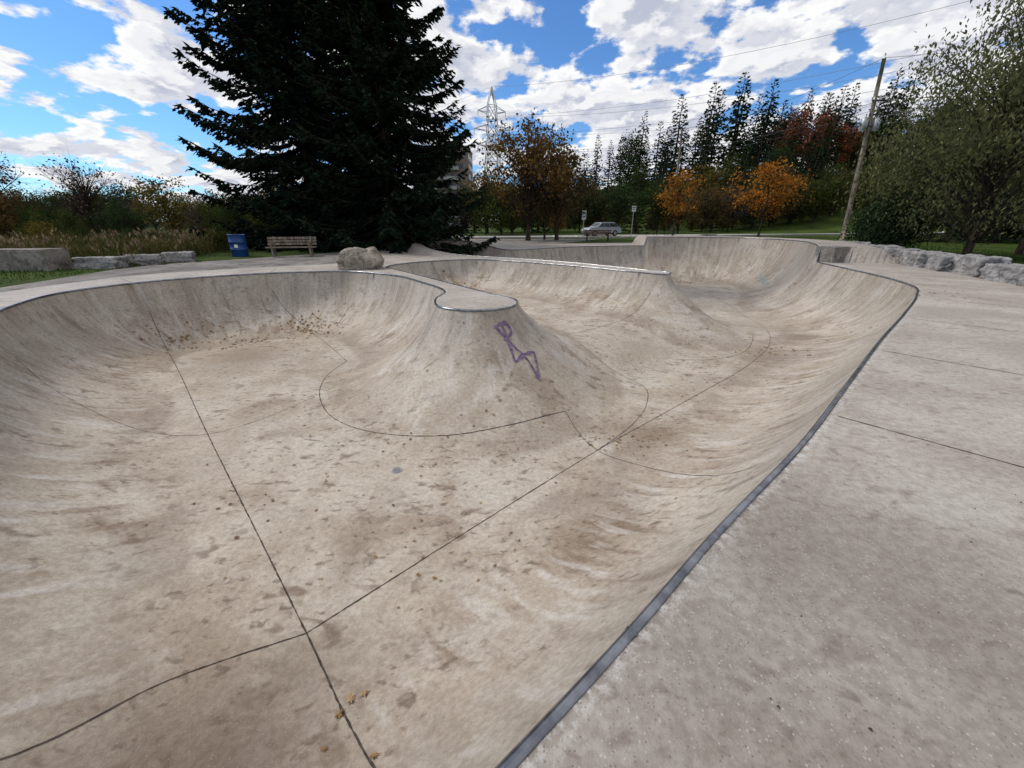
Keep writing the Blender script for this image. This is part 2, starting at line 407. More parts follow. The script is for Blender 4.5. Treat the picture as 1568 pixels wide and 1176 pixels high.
COL.objects.link(bpy.data.objects.new('ground',me))
def strip(name,L,Rr,m,off):
    L=catmull(L,1.0,False);Rr=catmull(Rr,1.0,False); n=60
    def rs(P):
        s=np.concatenate([[0],np.cumsum(np.linalg.norm(np.diff(P,axis=0),axis=1))]);t=np.linspace(0,s[-1],n)
        return np.stack([np.interp(t,s,P[:,0]),np.interp(t,s,P[:,1])],1)
    L=rs(L);Rr=rs(Rr);k=10;V=[]
    for i in range(n):
        for j in range(k+1):
            p=L[i]*(1-j/k)+Rr[i]*j/k; V.append((p[0],p[1],float(gz(p[0],p[1]))+off))
    F=[(i*(k+1)+j,(i+1)*(k+1)+j,(i+1)*(k+1)+j+1,i*(k+1)+j+1) for i in range(n-1) for j in range(k)]
    mb=MB(); mb.addm(V,F); return mb.make(name,m,True)
def b(G):
    o=G.obj()
    vn=G.nt.nodes.new('ShaderNodeTexVoronoi'); vn.inputs['Scale'].default_value=26.; G.nt.links.new(o,vn.inputs['Vector'])
    col=G.mix(G.rng(G.noise(o,.6,3),.35,.65),(.20,.18,.165),(.33,.305,.28))
    col=G.mix(.35,col,G.mix(1.,col,vn.outputs[1],'MULTIPLY'))
    col=G.mix(G.mul(G.rng(G.noise(o,2.3,4),.52,.66),.65),col,(.11,.08,.045))
    return G.pbr(col,.95,0,G.bump(vn.outputs[0],.02),.2)
M_gravel=mat('gravel',b)
strip('gravel_path',[(-14.0,4),(-13.9,8.5),(-14.6,12.6),(-15.2,16.5),(-12.8,20.2),(-10.9,23.2),(-7.6,29),(-5,36),(-6,43)],[(-11.8,4),(-12.2,9),(-12,12.5),(-9.6,14.9),(-7,17),(-6.6,20),(-6,26),(2,31.5),(9,42)],M_gravel,.012)
M_road=simple('worn_asphalt',(.30,.285,.265),.9,0,.2,.5)
strip('road',[(-60,38),(-10,42),(10,45),(25,49),(45,54),(80,64),(150,84)],[(-60,43),(-10,48.5),(8,54),(25,57),(45,61),(80,71),(150,91)],M_road,.02)
M_white=simple('white_paint',(.75,.74,.7),.6,var=.08)
mb=MB()
for k in range(6):
    x=5+2.8*k; mb.box((x,50+.25*k,float(gz(x,50))+.03),(.1,4.2,.01),0,rz=-.1)
mb.make('parking_markings',M_white)
M_kerb=simple('kerb_concrete',(.36,.33,.30),.85,scale=2)
mb=MB()
kp=catmull([(-60,37.8),(-10,41.8),(10,44.8),(25,48.8),(45,53.8),(80,63.8)],2,False)
for a,b_ in zip(kp[:-1],kp[1:]):
    c=(a+b_)/2; d=b_-a; L=np.hypot(*d)
    mb.box((c[0],c[1],float(gz(*c))+.04),(L*.995,.15,.2),0,rz=math.atan2(d[1],d[0]))
mb.make('kerb',M_kerb)
# ---------------------------------------------------------------- rocks
def rock_mat(name,c):
    def b(G):
        o=G.obj(); c2=tuple(x*1.6 for x in c)
        col=G.mix(G.rng(G.noise(o,2.2,4,.65),.38,.62),c,c2)
        col=G.mix(G.mul(G.rng(G.noise(o,5,4,.7),.5,.62),.7),col,tuple(x*.35 for x in c))
        return G.pbr(col,.9,0,G.bump(G.noise(o,3.5,5,.75),.12),.3)
    return mat(name,b)
M_rock=rock_mat('limestone',(.235,.225,.215)); M_bould=rock_mat('sandy_boulder',(.27,.235,.19))
def rock(name,loc,sz,rz,m,box=.5,seed=0,taper=0.):
    bm=bmesh.new(); bmesh.ops.create_icosphere(bm,subdivisions=5,radius=1)
    for v in bm.verts:
        p=v.co.normalized(); mx=max(abs(p.x),abs(p.y),abs(p.z))
        cube=p/mx; p=p*(1-box)+cube*box*.85
        s=Vector((seed*3.1,seed*1.7,seed))
        d=1+.18*mnoise.fractal(v.co*1.3+s,1,2,3)+.06*mnoise.fractal(v.co*5+s,1,2,4)
        p=p*d
        if taper: k=1-taper*max(0,p.z); p.x*=k; p.y*=k
        v.co=Vector((p.x*sz[0]/2,p.y*sz[1]/2,p.z*sz[2]/2))
    me=bpy.data.meshes.new(name); bm.to_mesh(me); bm.free(); me.materials.append(m)
    for pl in me.polygons: pl.use_smooth=True
    ob=bpy.data.objects.new(name,me); COL.objects.link(ob); ob.location=loc; ob.rotation_euler=(0,0,rz)
    return ob
rock('boulder',(-5.85,15.45,.28),(1.75,1.2,1.05),.2,M_bould,.88,5,.30)
rs=[(19.6,24.6,1.3),(18.9,22.9,1.5),(18.2,21.2,1.4),(17.6,19.5,1.5),(17.0,17.9,1.3),(16.4,16.4,1.6),(15.8,14.9,1.3),(15.35,13.4,1.5),(14.9,11.9,1.4),(14.3,10.3,1.7),(13.9,8.6,1.5),(13.6,7.0,1.5)]
for k,(x,y,L) in enumerate(rs):
    rock('armour_stone',(x+.35,y,.22+.05*math.sin(k*2.2)),(1.0+.2*math.sin(k*1.7),L*1.15,.80+.12*math.sin(k*3)),-.38+.15*math.sin(k*5),M_rock,.95,k+10)
for k,(x,y,L) in enumerate([(-16.3,15.9,1.7),(-15.7,17.1,1.5),(-15.2,18.4,1.3)]):
    rock('armour_stone',(x,y,.12),(L,.9,.62),.15*k+.2,M_rock,.9,k+40)
def bevbox(name,loc,sz,rz,m,bv=.03,parent=None):
    bm=bmesh.new(); bmesh.ops.create_cube(bm,size=1)
    for v in bm.verts: v.co=Vector((v.co.x*sz[0],v.co.y*sz[1],v.co.z*sz[2]))
    bmesh.ops.bevel(bm,geom=bm.edges[:],offset=bv,segments=2,affect='EDGES')
    me=bpy.data.meshes.new(name); bm.to_mesh(me); bm.free(); me.materials.append(m)
    ob=bpy.data.objects.new(name,me); COL.objects.link(ob); ob.location=loc; ob.rotation_euler=(0,0,rz)
    if parent: ob.parent=parent
    return ob
M_old=rock_mat('old_concrete',(.20,.18,.155))
bevbox('concrete_block',(14.55,18.25,.31),(1.3,.9,.66),.3,M_old)
bevbox('concrete_block',(-18.3,15.2,.28),(2.2,1.0,.9),.1,M_old,.05)
# ---------------------------------------------------------------- foliage
def leafmat(name,cols,trans=.25,objvar=.35):
    def b(G):
        a=G.n('ShaderNodeAttribute',{'attribute_name':'rnd'},o=2)
        o=G.obj()
        cr=G.nt.nodes.new('ShaderNodeValToRGB'); e=cr.color_ramp.elements
        while len(e)<len(cols): e.new(.5)
        for i,c in enumerate(cols): e[i].position=i/(len(cols)-1); e[i].color=(*c,1)
        f=G.add(G.mul(a,.5),G.mul(G.rng(G.noise(o,.7,1),.3,.7),.5))
        G.nt.links.new(f,cr.inputs[0])
        rn=G.n('ShaderNodeObjectInfo',o=5)
        col=G.mix(1.,cr.outputs[0],G.n('ShaderNodeCombineColor',{},{0:G.rng(rn,0,1,1-objvar,1+objvar),1:G.rng(rn,0,1,1-objvar*.6,1+objvar*.5),2:1.}),'MULTIPLY')
        d=G.n('ShaderNodeBsdfDiffuse',{},{'Color':col})
        if trans<.1: return d
        t=G.n('ShaderNodeBsdfTranslucent',{},{'Color':col})
        return G.n('ShaderNodeMixShader',{},{0:trans,1:d,2:t})
    return mat(name,b)
def barkmat(name,c):
    def b(G):
        o=G.obj(); n=G.noise(G.mapv(o,scale=(9,9,1.5)),1,3,.7)
        return G.n('ShaderNodeBsdfDiffuse',{},{'Color':G.mix(G.rng(n,.35,.65),tuple(x*.5 for x in c),tuple(x*1.4 for x in c)),'Normal':G.bump(n,.03)})
    return mat(name,b)
M_bark=barkmat('bark',(.06,.047,.037)); M_wood=barkmat('pole_wood',(.24,.20,.16))
L_spruce=leafmat('spruce_needles',[(.004,.009,.007),(.009,.018,.012),(.022,.037,.024)],.05)
L_conif=leafmat('conifer_needles',[(.008,.018,.009),(.020,.036,.015),(.045,.066,.027)],.05)
L_green=leafmat('green_leaves',[(.018,.032,.010),(.042,.06,.018),(.085,.095,.028)])
L_olive=leafmat('willow_leaves',[(.055,.065,.028),(.12,.13,.055),(.21,.20,.09)],.35)
L_orange=leafmat('orange_leaves',[(.12,.055,.015),(.28,.125,.022),(.42,.22,.045)],.35)
L_rust=leafmat('rust_leaves',[(.045,.033,.015),(.11,.072,.028),(.21,.125,.04)],.3)
L_yel=leafmat('yellow_leaves',[(.06,.055,.015),(.15,.115,.025),(.27,.19,.05)],.35)
L_red=leafmat('red_leaves',[(.08,.028,.02),(.16,.055,.035),(.24,.10,.05)],.3)
L_bare=leafmat('bare_twigs',[(.05,.04,.034),(.09,.072,.06),(.15,.115,.09)],.05)
def rdir(n):
    v=rng.standard_normal((n,3)); return v/np.linalg.norm(v,axis=1)[:,None]
def diamonds(cen,ax,ln,wd):
    s=np.cross(ax,rdir(len(cen))); s/=np.linalg.norm(s,axis=1)[:,None]+1e-9
    a=ax*ln[:,None]/2; b_=s*wd[:,None]/2
    return np.stack([cen-a,cen+b_-a*.1,cen+a,cen-b_-a*.1],1)
def spruce_mesh(Ht,Rm,wh=.5,nb=7,dens=1.,low=.6,unit=1.):
    mb=MB(); zz=np.linspace(0,Ht,14)
    mb.tube(np.stack([.05*np.sin(zz),.05*np.cos(zz*.8),zz],1),np.maximum(.02,.42*Ht/26*(1-zz/Ht)**.8),9,1)
    h=low; DC=[];DA=[];DL=[];DW=[]
    while h<Ht*.985:
        for k in range(nb):
            az=rng.random()*2*math.pi
            L=Rm*(1-h/Ht)**.78*(.62+.48*rng.random())*(.8+.2*min(1,(h+1)/3))+.25
            if rng.random()<.08: L*=1.12
            dr=np.array([math.cos(az),math.sin(az)]); sdv=np.array([-dr[1],dr[0]])
            dro=.50+.15*rng.random()-.50*(h/Ht)
            T=np.linspace(0,1,7)
            up=.42
            zc=h+L*(-dro*T+up*T**2.6)
            P=np.stack([dr[0]*L*T,dr[1]*L*T,zc],1)
            mb.tube(P,np.linspace(.05,.012,7)*min(1.2,L/4+.3),3,1,cap=False)
            n=int(L/.21*dens/unit)
            for sgn in(-1,1):
                t=.08+.92*rng.random(n)**.8
                base=np.stack([dr[0]*L*t,dr[1]*L*t,h+L*(-dro*t+up*t**2.6)],1)
                tl=(.16*L*(1.05-t)+.28)*(.7+.6*rng.random(n))
                fw=.75+.3*rng.random(n)
                d3=np.stack([dr[0]*fw+sgn*sdv[0]*.8,dr[1]*fw+sgn*sdv[1]*.8,-.35-.35*rng.random(n)],1)
                d3/=np.linalg.norm(d3,axis=1)[:,None]
                for q in range(3):
                    c=base+d3*(tl*(q+.5)/3)[:,None]+rng.standard_normal((n,3))*.03
                    dd=d3+rdir(n)*.35; dd/=np.linalg.norm(dd,axis=1)[:,None]
                    DC.append(c);DA.append(dd);DL.append(np.maximum(.30,tl*.7)*unit);DW.append((.10+.08*rng.random(n))*unit**.8)
            m=int(9*dens); t=.88+.13*rng.random(m)
            c=np.stack([dr[0]*L*t,dr[1]*L*t,h+L*(-dro*t+up*t**2.6)],1)+.03*rng.standard_normal((m,3))
            dd=np.array([dr[0],dr[1],.35])+rdir(m)*.5; dd/=np.linalg.norm(dd,axis=1)[:,None]
            DC.append(c);DA.append(dd);DL.append(np.full(m,.42));DW.append(np.full(m,.11)*unit**.5)
        h+=wh*(.8+.4*rng.random())*(1-.35*h/Ht)
    mb.quads(diamonds(np.concatenate(DC),np.concatenate(DA),np.concatenate(DL),np.concatenate(DW)),0)
    return mb
def broad_mesh(Ht,Rc,zlo,tr=.2,K=90,nl=90,ls=.22,sig=.55,shape=1.,droop=0.,irr=.25,twigs=True):
    mb=MB(); cz_=(Ht+zlo)/2; hz=(Ht-zlo)/2
    zt=zlo+hz*.9
    zz=np.linspace(0,zt,7); wob=tr*.8
    tx=wob*np.sin(zz*.9+rng.random()*6)*zz/zt; ty=wob*np.cos(zz*.7+rng.random()*6)*zz/zt
    mb.tube(np.stack([tx,ty,zz],1),np.linspace(tr,tr*.3,7)*np.array([1.3]+[1]*6),8,1)
    cs=rdir(K)*(rng.random(K)**.4)[:,None]
    cs[:,2]=cs[:,2]*hz+cz_
    f=1-.25*np.clip((cs[:,2]-cz_)/hz,0,1)*shape
    lob=1+irr*np.sin(3*np.arctan2(cs[:,1],cs[:,0])+rng.random()*6)+irr*.6*rng.standard_normal(K)
    cs[:,0]*=Rc*f*lob;cs[:,1]*=Rc*f*lob
    for c in cs:
        hb=max(zlo*.55,min(zt,c[2]-.55*math.hypot(c[0],c[1])-.2*hz))
        b0=np.array([np.interp(hb,zz,tx),np.interp(hb,zz,ty),hb])
        mid=b0*.45+c*.55+np.array([0,0,.12*hz])*rng.random()+rng.standard_normal(3)*.1
        t=np.linspace(0,1,5)[:,None]; P=(1-t)**2*b0+2*t*(1-t)*mid+t*t*c
        mb.tube(P,np.linspace(tr*.28,.012,5),4,1,cap=False)
        if twigs:
            for q in range(5):
                e=c+rng.standard_normal(3)*sig*1.4; s=P[3]
                mb.tube(np.array([s,(s+e)/2+rng.standard_normal(3)*.05,e]),[.018,.012,.005],3,1,cap=False)
    w_=.3+rng.random(K)*1.2; cnt=(nl*w_).astype(int)
    cc=np.repeat(cs,cnt,0); sg=np.repeat(sig*(.7+.6*rng.random(K)),cnt)
    cen=cc+rng.standard_normal(cc.shape)*sg[:,None]*np.array([1,1,.75])
    cen[:,2]-=droop*np.abs(rng.standard_normal(len(cen)))
    axd=rdir(len(cen))
    if droop: axd[:,2]-=1.2; axd/=np.linalg.norm(axd,axis=1)[:,None]
    ln=ls*(.6+.8*rng.random(len(cen)))
    mb.quads(diamonds(cen,axd,ln,ln*(.4 if droop else .7)),0)
    return mb
for (x,y,Ht,Rm) in [(-13.2,28.6,30,7.0),(-7.9,28.0,27,6.5)]:
    ob=spruce_mesh(Ht,Rm,.46,10,1.05,1.2).make('spruce_tree',[L_spruce,M_bark]); ob.location=(x,y,0)
ob=spruce_mesh(26,5.2,.7,8,.8,1.0).make('spruce_tree',[L_spruce,M_bark]); ob.location=(-10.8,32.5,0)
ob=broad_mesh(9.7,4.9,2.3,.2,125,62,.24,.5,irr=.14).make('autumn_tree',[L_rust,M_bark]); ob.location=(1.5,38.6,0)
ob=broad_mesh(7.6,3.8,1.9,.17,75,60,.24,.5,irr=.14).make('autumn_tree',[L_rust,M_bark]); ob.location=(4.3,39.6,0)
ob=broad_mesh(4.6,2.4,1.8,.1,20,80,.22,.42).make('autumn_tree',[L_orange,M_bark]); ob.location=(3.2,40.5,0)
ob=broad_mesh(6.9,2.1,2.4,.09,36,48,.24,.4,irr=.2).make('maple_tree',[L_orange,M_bark]); ob.location=(18.7,48,0)
ob=broad_mesh(7.6,3.1,2.1,.11,52,52,.26,.48,irr=.2).make('maple_tree',[L_orange,M_bark]); ob.location=(27.2,45.5,0)
ob=broad_mesh(11.8,4.7,1.3,.15,190,210,.17,.6,droop=.35,irr=.12,twigs=False).make('willow_tree',[L_olive,M_bark]); ob.location=(22.0,19.6,0)
ob=broad_mesh(10.8,3.8,1.4,.13,120,170,.17,.6,droop=.35,irr=.12,twigs=False).make('willow_tree',[L_olive,M_bark]); ob.location=(27.5,22.0,0)
ob=broad_mesh(3.3,1.5,.0,.08,70,170,.10,.34,irr=.08,twigs=False).make('cedar_shrub',[L_conif,M_bark]); ob.location=(20.9,22.6,0)
ob=broad_mesh(2.9,1.3,.0,.08,50,170,.10,.3,irr=.08,twigs=False).make('cedar_shrub',[L_conif,M_bark]); ob.location=(22.0,24.9,0)
V={}
V['c1']=spruce_mesh(16,2.9,.75,6,.5,.8,2.1).make('conifer_m',[L_conif,M_bark],link=False)
V['c2']=spruce_mesh(13,2.6,.75,6,.5,.6,2.1).make('conifer_m',[L_conif,M_bark],link=False)
for nme,L_ in(('g',L_green),('o',L_rust),('y',L_yel),('r',L_red)):
    for k in(1,2):
        V[nme+str(k)]=broad_mesh(12,4.4,1.5,.22,80,52,.38,.75,irr=.3,twigs=False).make('broadleaf_m',[L_,M_bark],link=False)
for k in(1,2): V['b'+str(k)]=broad_mesh(11,4.2,2.5,.2,150,9,.28,.6,irr=.2,twigs=True).make('bare_m',[L_bare,M_bark],link=False)
def forest(name,items):
    e=empty(name)
    for i,(k,x,y,s) in enumerate(items):
        ob=bpy.data.objects.new('tree_%d'%(i+1),V[k]); COL.objects.link(ob); ob.parent=e
        ob.location=(x,y,float(gz(x,y))-.1); ob.rotation_euler[2]=rng.random()*6.28
        ob.scale=(s*(.9+.3*rng.random()),s*(.9+.3*rng.random()),s*(.92+.2*rng.random()))
def pick(ws):
    ks=list(ws); p=np.array([ws[k] for k in ks],float); return ks[rng.choice(len(ks),p=p/p.sum())]
it=[]
wr={'c1':20,'c2':12,'g1':3,'g2':2.5,'o1':1.2,'o2':.8,'y1':.3,'b1':1,'b2':.6}
for row,(yy,s0) in enumerate([(72,.72),(84,.98),(98,1.15),(114,1.28)]):
    for x in np.arange(6-row*2,140,3.7):
        xx=x+rng.normal()*1.5; y_=yy+.16*xx+rng.normal()*2
        k=pick(wr)
        s=s0*(.75+.45*rng.random())*(.60+.40*float(sst(xx,5,60)))*(1. if k[0]=='c' else .82)
        it.append((k,xx,y_,s))
for x in np.arange(30,75,3.8): it.append((pick({'g1':3,'g2':3,'y1':1,'o1':1.2,'b1':.8}),x+rng.normal(),62+.25*x+rng.normal(),.5+.25*rng.random()))
for x,y in [(63,101),(70,100)]: it.append(('r1',x,y,1.15))
forest('hillside_forest',it)
it=[]
for k in range(26):
    x=36+rng.random()*34; y=26+rng.random()*26; it.append((pick({'g1':2,'g2':1.5,'o1':1.2,'b1':.8,'c2':2.5,'c1':2}),x+6*(y>40),y,.74+.26*rng.random()))
for k in range(14): it.append((pick({'g1':3,'o1':1,'c2':1}),42+rng.random()*20,8+rng.random()*14,.85+.3*rng.random()))
forest('roadside_woodland',it)
it=[]
wl={'g1':3,'g2':3,'y1':.6,'o1':1.,'b1':2.0,'b2':1.4,'c2':.6}
for row,(yy,s0) in enumerate([(46,.40),(56,.52),(68,.64)]):
    for x in np.arange(-110,6,3.6):
        if row==0 and x>-14: continue
        it.append((pick(wl),x+rng.normal()*1.4,yy+rng.normal()*2-.12*x*(row>0),s0*(.65+.5*rng.random())))
for x,y,s,k in [(-47,37,.95,'b1'),(-52,40,1.0,'b2'),(-42,42,.75,'b2'),(-57,34,.8,'o2'),(-36,44,.6,'y1'),(-60,44,1.1,'b2'),(-44,35,.45,'o1')]: it.append((k,x,y,s))
for x in np.arange(-8,28,3.0): it.append((pick({'o1':2,'y1':1.4,'g1':2.5,'c2':2}),x+rng.normal(),64+rng.normal()*2,.5+.2*rng.random()))
forest('distant_trees',it)
it=[]
for x in np.arange(-75,-15,2.1): it.append((pick({'g1':3,'y1':.8,'o1':1.2,'g2':3}),x,33+rng.normal()*2.5+.1*abs(x+40),.20+.16*rng.random()))
for x in np.arange(-30,-17,1.6): it.append((pick({'g1':3,'y1':1,'g2':3}),x,25+rng.normal()*1.5,.10+.07*rng.random()))
for x in np.arange(0,120,2.6): it.append((pick({'g1':2.5,'y1':.8,'o1':1.2,'g2':2}),x,67+.17*x+rng.normal()*1.5,.22+.16*rng.random()))
forest('undergrowth',it)
def meadow(name,n,reg,hh,cols,wd=.02,plume=0.):
    mb=MB(); P=[]
    while len(P)<n:
        x=reg[0]+rng.random()*(reg[1]-reg[0]); y=reg[2]+rng.random()*(reg[3]-reg[2])
        if reg[4](x,y): P.append((x,y))
    P=np.array(P); z=gz(P[:,0],P[:,1]); h=hh*(.45+.7*rng.random(n))*(.75+.35*np.sin(P[:,0]*.9+P[:,1]*.6)*np.sin(P[:,1]*.8-P[:,0]*.3))
    ln=rng.standard_normal((n,2))*.16*h[:,None]; a=rng.random(n)*math.pi
    s=np.stack([np.cos(a),np.sin(a),0*a],1)*wd
    b0=np.stack([P[:,0],P[:,1],z],1); tp=b0+np.stack([ln[:,0],ln[:,1],h],1); md=(b0+tp)/2-np.stack([ln[:,0],ln[:,1],0*h],1)*.15
    mb.quads(np.stack([b0-s,b0+s,md+s*.8,md-s*.8],1),0)
    mb.quads(np.stack([md-s*.8,md+s*.8,tp+s*.2,tp-s*.2],1),0)
    if plume:
        pk=plume*(1+np.sin(P[:,0]*.5+2)*np.sin(P[:,1]*.7))
        k=rng.random(n)<pk; t=tp[k]; m=len(t)
        for q in range(3):
            axd=np.tile([0,0,1.],(m,1))+rdir(m)*.5; axd/=np.linalg.norm(axd,axis=1)[:,None]
            mb.quads(diamonds(t+rng.standard_normal((m,3))*.05,axd,np.full(m,.22),np.full(m,.08)),1)
        k=rng.random(n)<.5; t=(b0*.45+tp*.55)[k]; m=len(t)
        for q in range(3): mb.quads(diamonds(t+rng.standard_normal((m,3))*[.08,.08,.2],rdir(m),np.full(m,.2),np.full(m,.06)),0)
    return mb.make(name,cols)
L_straw=leafmat('straw',[(.025,.038,.012),(.065,.07,.024),(.14,.115,.055)],.3)
L_plume=leafmat('seed_heads',[(.10,.075,.05),(.17,.135,.095),(.28,.23,.17)],.4)
def inL(x,y): return (x< -15.6-.25*(y-17) -(2.2 if y<16.5 else 0) and y>16.2) or (x<-19.5 and y>14)
meadow('tall_grass',26000,(-46,-14,14,36,inL),1.15,[L_straw,L_plume],.022,.13)
L_lawn=leafmat('lawn_blades',[(.03,.055,.012),(.06,.10,.02),(.12,.13,.04)],.3)
meadow('grass_verge',24000,(-22,30,6,34,lambda x,y:(x<-15.2 and y<22) or (x>17.6+ .35*(y-14) and y>6)),.12,[L_lawn,L_lawn],.012)
# fallen leaves
M_leaf=leafmat('dry_leaf',[(.13,.07,.03),(.27,.165,.075),(.46,.34,.19)],.1,0)
mb=MB()
def leaf(x,y,s,rz):
    k=9; an=np.linspace(0,2*math.pi,k*2,endpoint=False)
    rr=np.where(np.arange(k*2)%2==0,1,.45)*(.7+.5*np.cos(an/2)**2)*(.8+.4*rng.random(k*2))
    X=np.cos(an)*rr*s*.5; Y=np.sin(an)*rr*s*.34
    c_,s_=math.cos(rz),math.sin(rz); X,Y=X*c_-Y*s_,X*s_+Y*c_
    Z=zat(x+X,y+Y,.008)+.22*s*rng.random()*np.cos(an*rng.integers(1,3)+rng.random()*6)**2
    Vv=np.stack([x+X,y+Y,Z],1); cc=np.array([[x,y,float(zat(x,y,.012))]])
    V=np.concatenate([Vv,cc]); mb.addm(V,[(i,(i+1)%(2*k),2*k) for i in range(2*k)],0,rng.random())
for x,y,s in [(-1.12,1.60,.13),(-1.16,1.5,.11),(-1.03,1.64,.1),(-.80,1.2,.09),(-1.15,1.3,.07),(-1.85,2.7,.05),(1.55,5.3,.1),(1.7,5.25,.08),(1.95,5.0,.08),(-.3,5.55,.08),(-.6,5.35,.06),(-1.6,5.3,.07),(-1.2,4.9,.05),(-.9,7.0,.05)]:
    leaf(x*K_,y*K_,s,rng.random()*6)
cl=[(-7.0,12.9,1.0,110),(-9.0,11.6,1.4,80),(-2.5,17.9,.9,120),(7.4,10.6,1.0,30),(2.0,5.7,1.0,30),(12.3,27,2.6,150),(-2.5,6,2.2,24),(0,5,2,30),(-3,4.4,1.8,26),(4.4,8.6,2,24),(-10,11,1.,24),(10,10.5,2.5,24),(-1,3.4,1.5,20)]
for x,y,sp_,n in cl:
    for k in range(n):
        a=x+rng.normal()*sp_*.5;b_=y+rng.normal()*sp_*.3
        leaf(a,b_,(.035+.05*rng.random())*(1.6 if y>9 else 1),rng.random()*6)
mb.make('fallen_leaves',[M_leaf])
mb=MB()
for k in range(110):
    x=rng.normal()*1.6+2.2;y=rng.normal()*1.2+1.4; s=.003+.005*rng.random()
    if sdf([(x,y)])[0][0]>-.05: continue
    z=float(zat(x,y)); v=rdir(8)*s+np.array([x,y,z+s*.4])
    mb.addm(v,[(0,1,2),(0,2,3),(1,2,4),(3,4,5),(4,5,6),(5,6,7),(0,6,7),(1,3,7)])
mb.make('stone_chips',[M_joint])
# ---------------------------------------------------------------- street furniture
M_slat=barkmat('weathered_timber',(.19,.155,.12)); M_dark=simple('dark_metal',(.04,.04,.042),.5,.6)
M_brown=simple('brown_timber',(.10,.06,.04),.7)
def bench(loc,rz,W,m,ml):
    e=empty('park_bench',loc,rz)
    mb=MB()
    for k in range(4): mb.box((0,-.2+.13*k,.45),(W,.11,.045))
    mb.make('seat',m,parent=e)
    mb=MB()
    for k in range(3): mb.box((0,.30+.035*k,.60+.14*k),(W,.035,.11),rx=-.22)
    mb.make('backrest',m,parent=e)
    for i,x in enumerate((-W*.38,W*.38)):
        mb=MB(); mb.box((x,-.18,.215),(.09,.09,.43)); mb.box((x,.24,.215),(.09,.09,.43)); mb.box((x,.03,.385),(.07,.55,.07)); mb.box((x,.36,.68),(.07,.06,.56),rx=-.22)
        mb.box((x,-.02,.66),(.07,.55,.05)); mb.box((x,-.25,.55),(.06,.06,.2))
        mb.make('leg_%d'%(i+1),ml,parent=e)
bench((-11.3,20.9,-.0),.25,2.3,M_slat,M_slat)
bench((7.9,38.0,-.02),-.1,2.5,M_brown,M_dark)
M_blue=simple('blue_barrel_paint',(.012,.055,.20),.45,var=.3,scale=2)
e=empty('trash_barrel',(-14.3,21.3,-.03)); e.rotation_euler=(0,R(2),.3)
mb=MB(); z=[0,.02,.3,.32,.34,.36,.62,.64,.66,.68,.95,.97]; r=[.36,.38,.38,.405,.405,.38,.38,.405,.405,.38,.38,.395]
mb.tube([(0,0,a*1.1) for a in z],r,28,0,cap=False); mb.tube([(0,0,1.067),(0,0,.2)],[.37,.36],28,0,cap=False); mb.cyl((0,0,.02),.36,.02,28)
mb.make('drum',M_blue,True,parent=e)
mb=MB(); mb.box((0,-.384,.53),(.15,.012,.15),0); mb.make('label',M_white,parent=e)
an=np.linspace(0,2*math.pi,24,endpoint=False)
mb=MB(); mb.tube(np.stack([.385*np.cos(an),.385*np.sin(an),0*an+1.067],1),.018,6,0,closed=True); mb.make('rim',M_blue,True,parent=e)
M_sign=simple('sign_face',(.55,.56,.55),.4,var=.1)
M_txt=simple('sign_legend',(.05,.12,.08),.5)
def sign(loc,h,w_,hh,rz=0):
    e=empty('traffic_sign',loc,rz)
    mb=MB(); mb.box((0,0,h/2),(.06,.05,h)); mb.make('post',M_galv,parent=e)
    mb=MB(); mb.box((0,-.04,h-hh/2),(w_,.015,hh)); mb.make('panel',M_sign,parent=e)
    mb=MB(); mb.box((0,-.052,h-hh*.3),(w_*.7,.004,hh*.2)); mb.box((0,-.052,h-hh*.65),(w_*.6,.004,hh*.12)); mb.make('legend',M_txt,parent=e)
sign((7.3,42.5,-.03),2.7,.42,.9); sign((14.0,48.5,-.03),3.3,.5,.6,.2)
e=empty('bike_rack',(15.3,42.5,-.03),.1)
for i in range(3):
    x=-1.1+1.1*i; t=np.linspace(0,math.pi,9)
    p=[(x-.4,0,0)]+[(x-.4*math.cos(a),0,.55+.3*math.sin(a)) for a in t]+[(x+.4,0,0)]
    mb=MB(); mb.tube(p,.035,6); mb.make('hoop_%d'%(i+1),M_dark,True,parent=e)
bevbox('stone_slab',(20.5,43,.15),(1.6,.6,.5),.1,M_rock,.05)
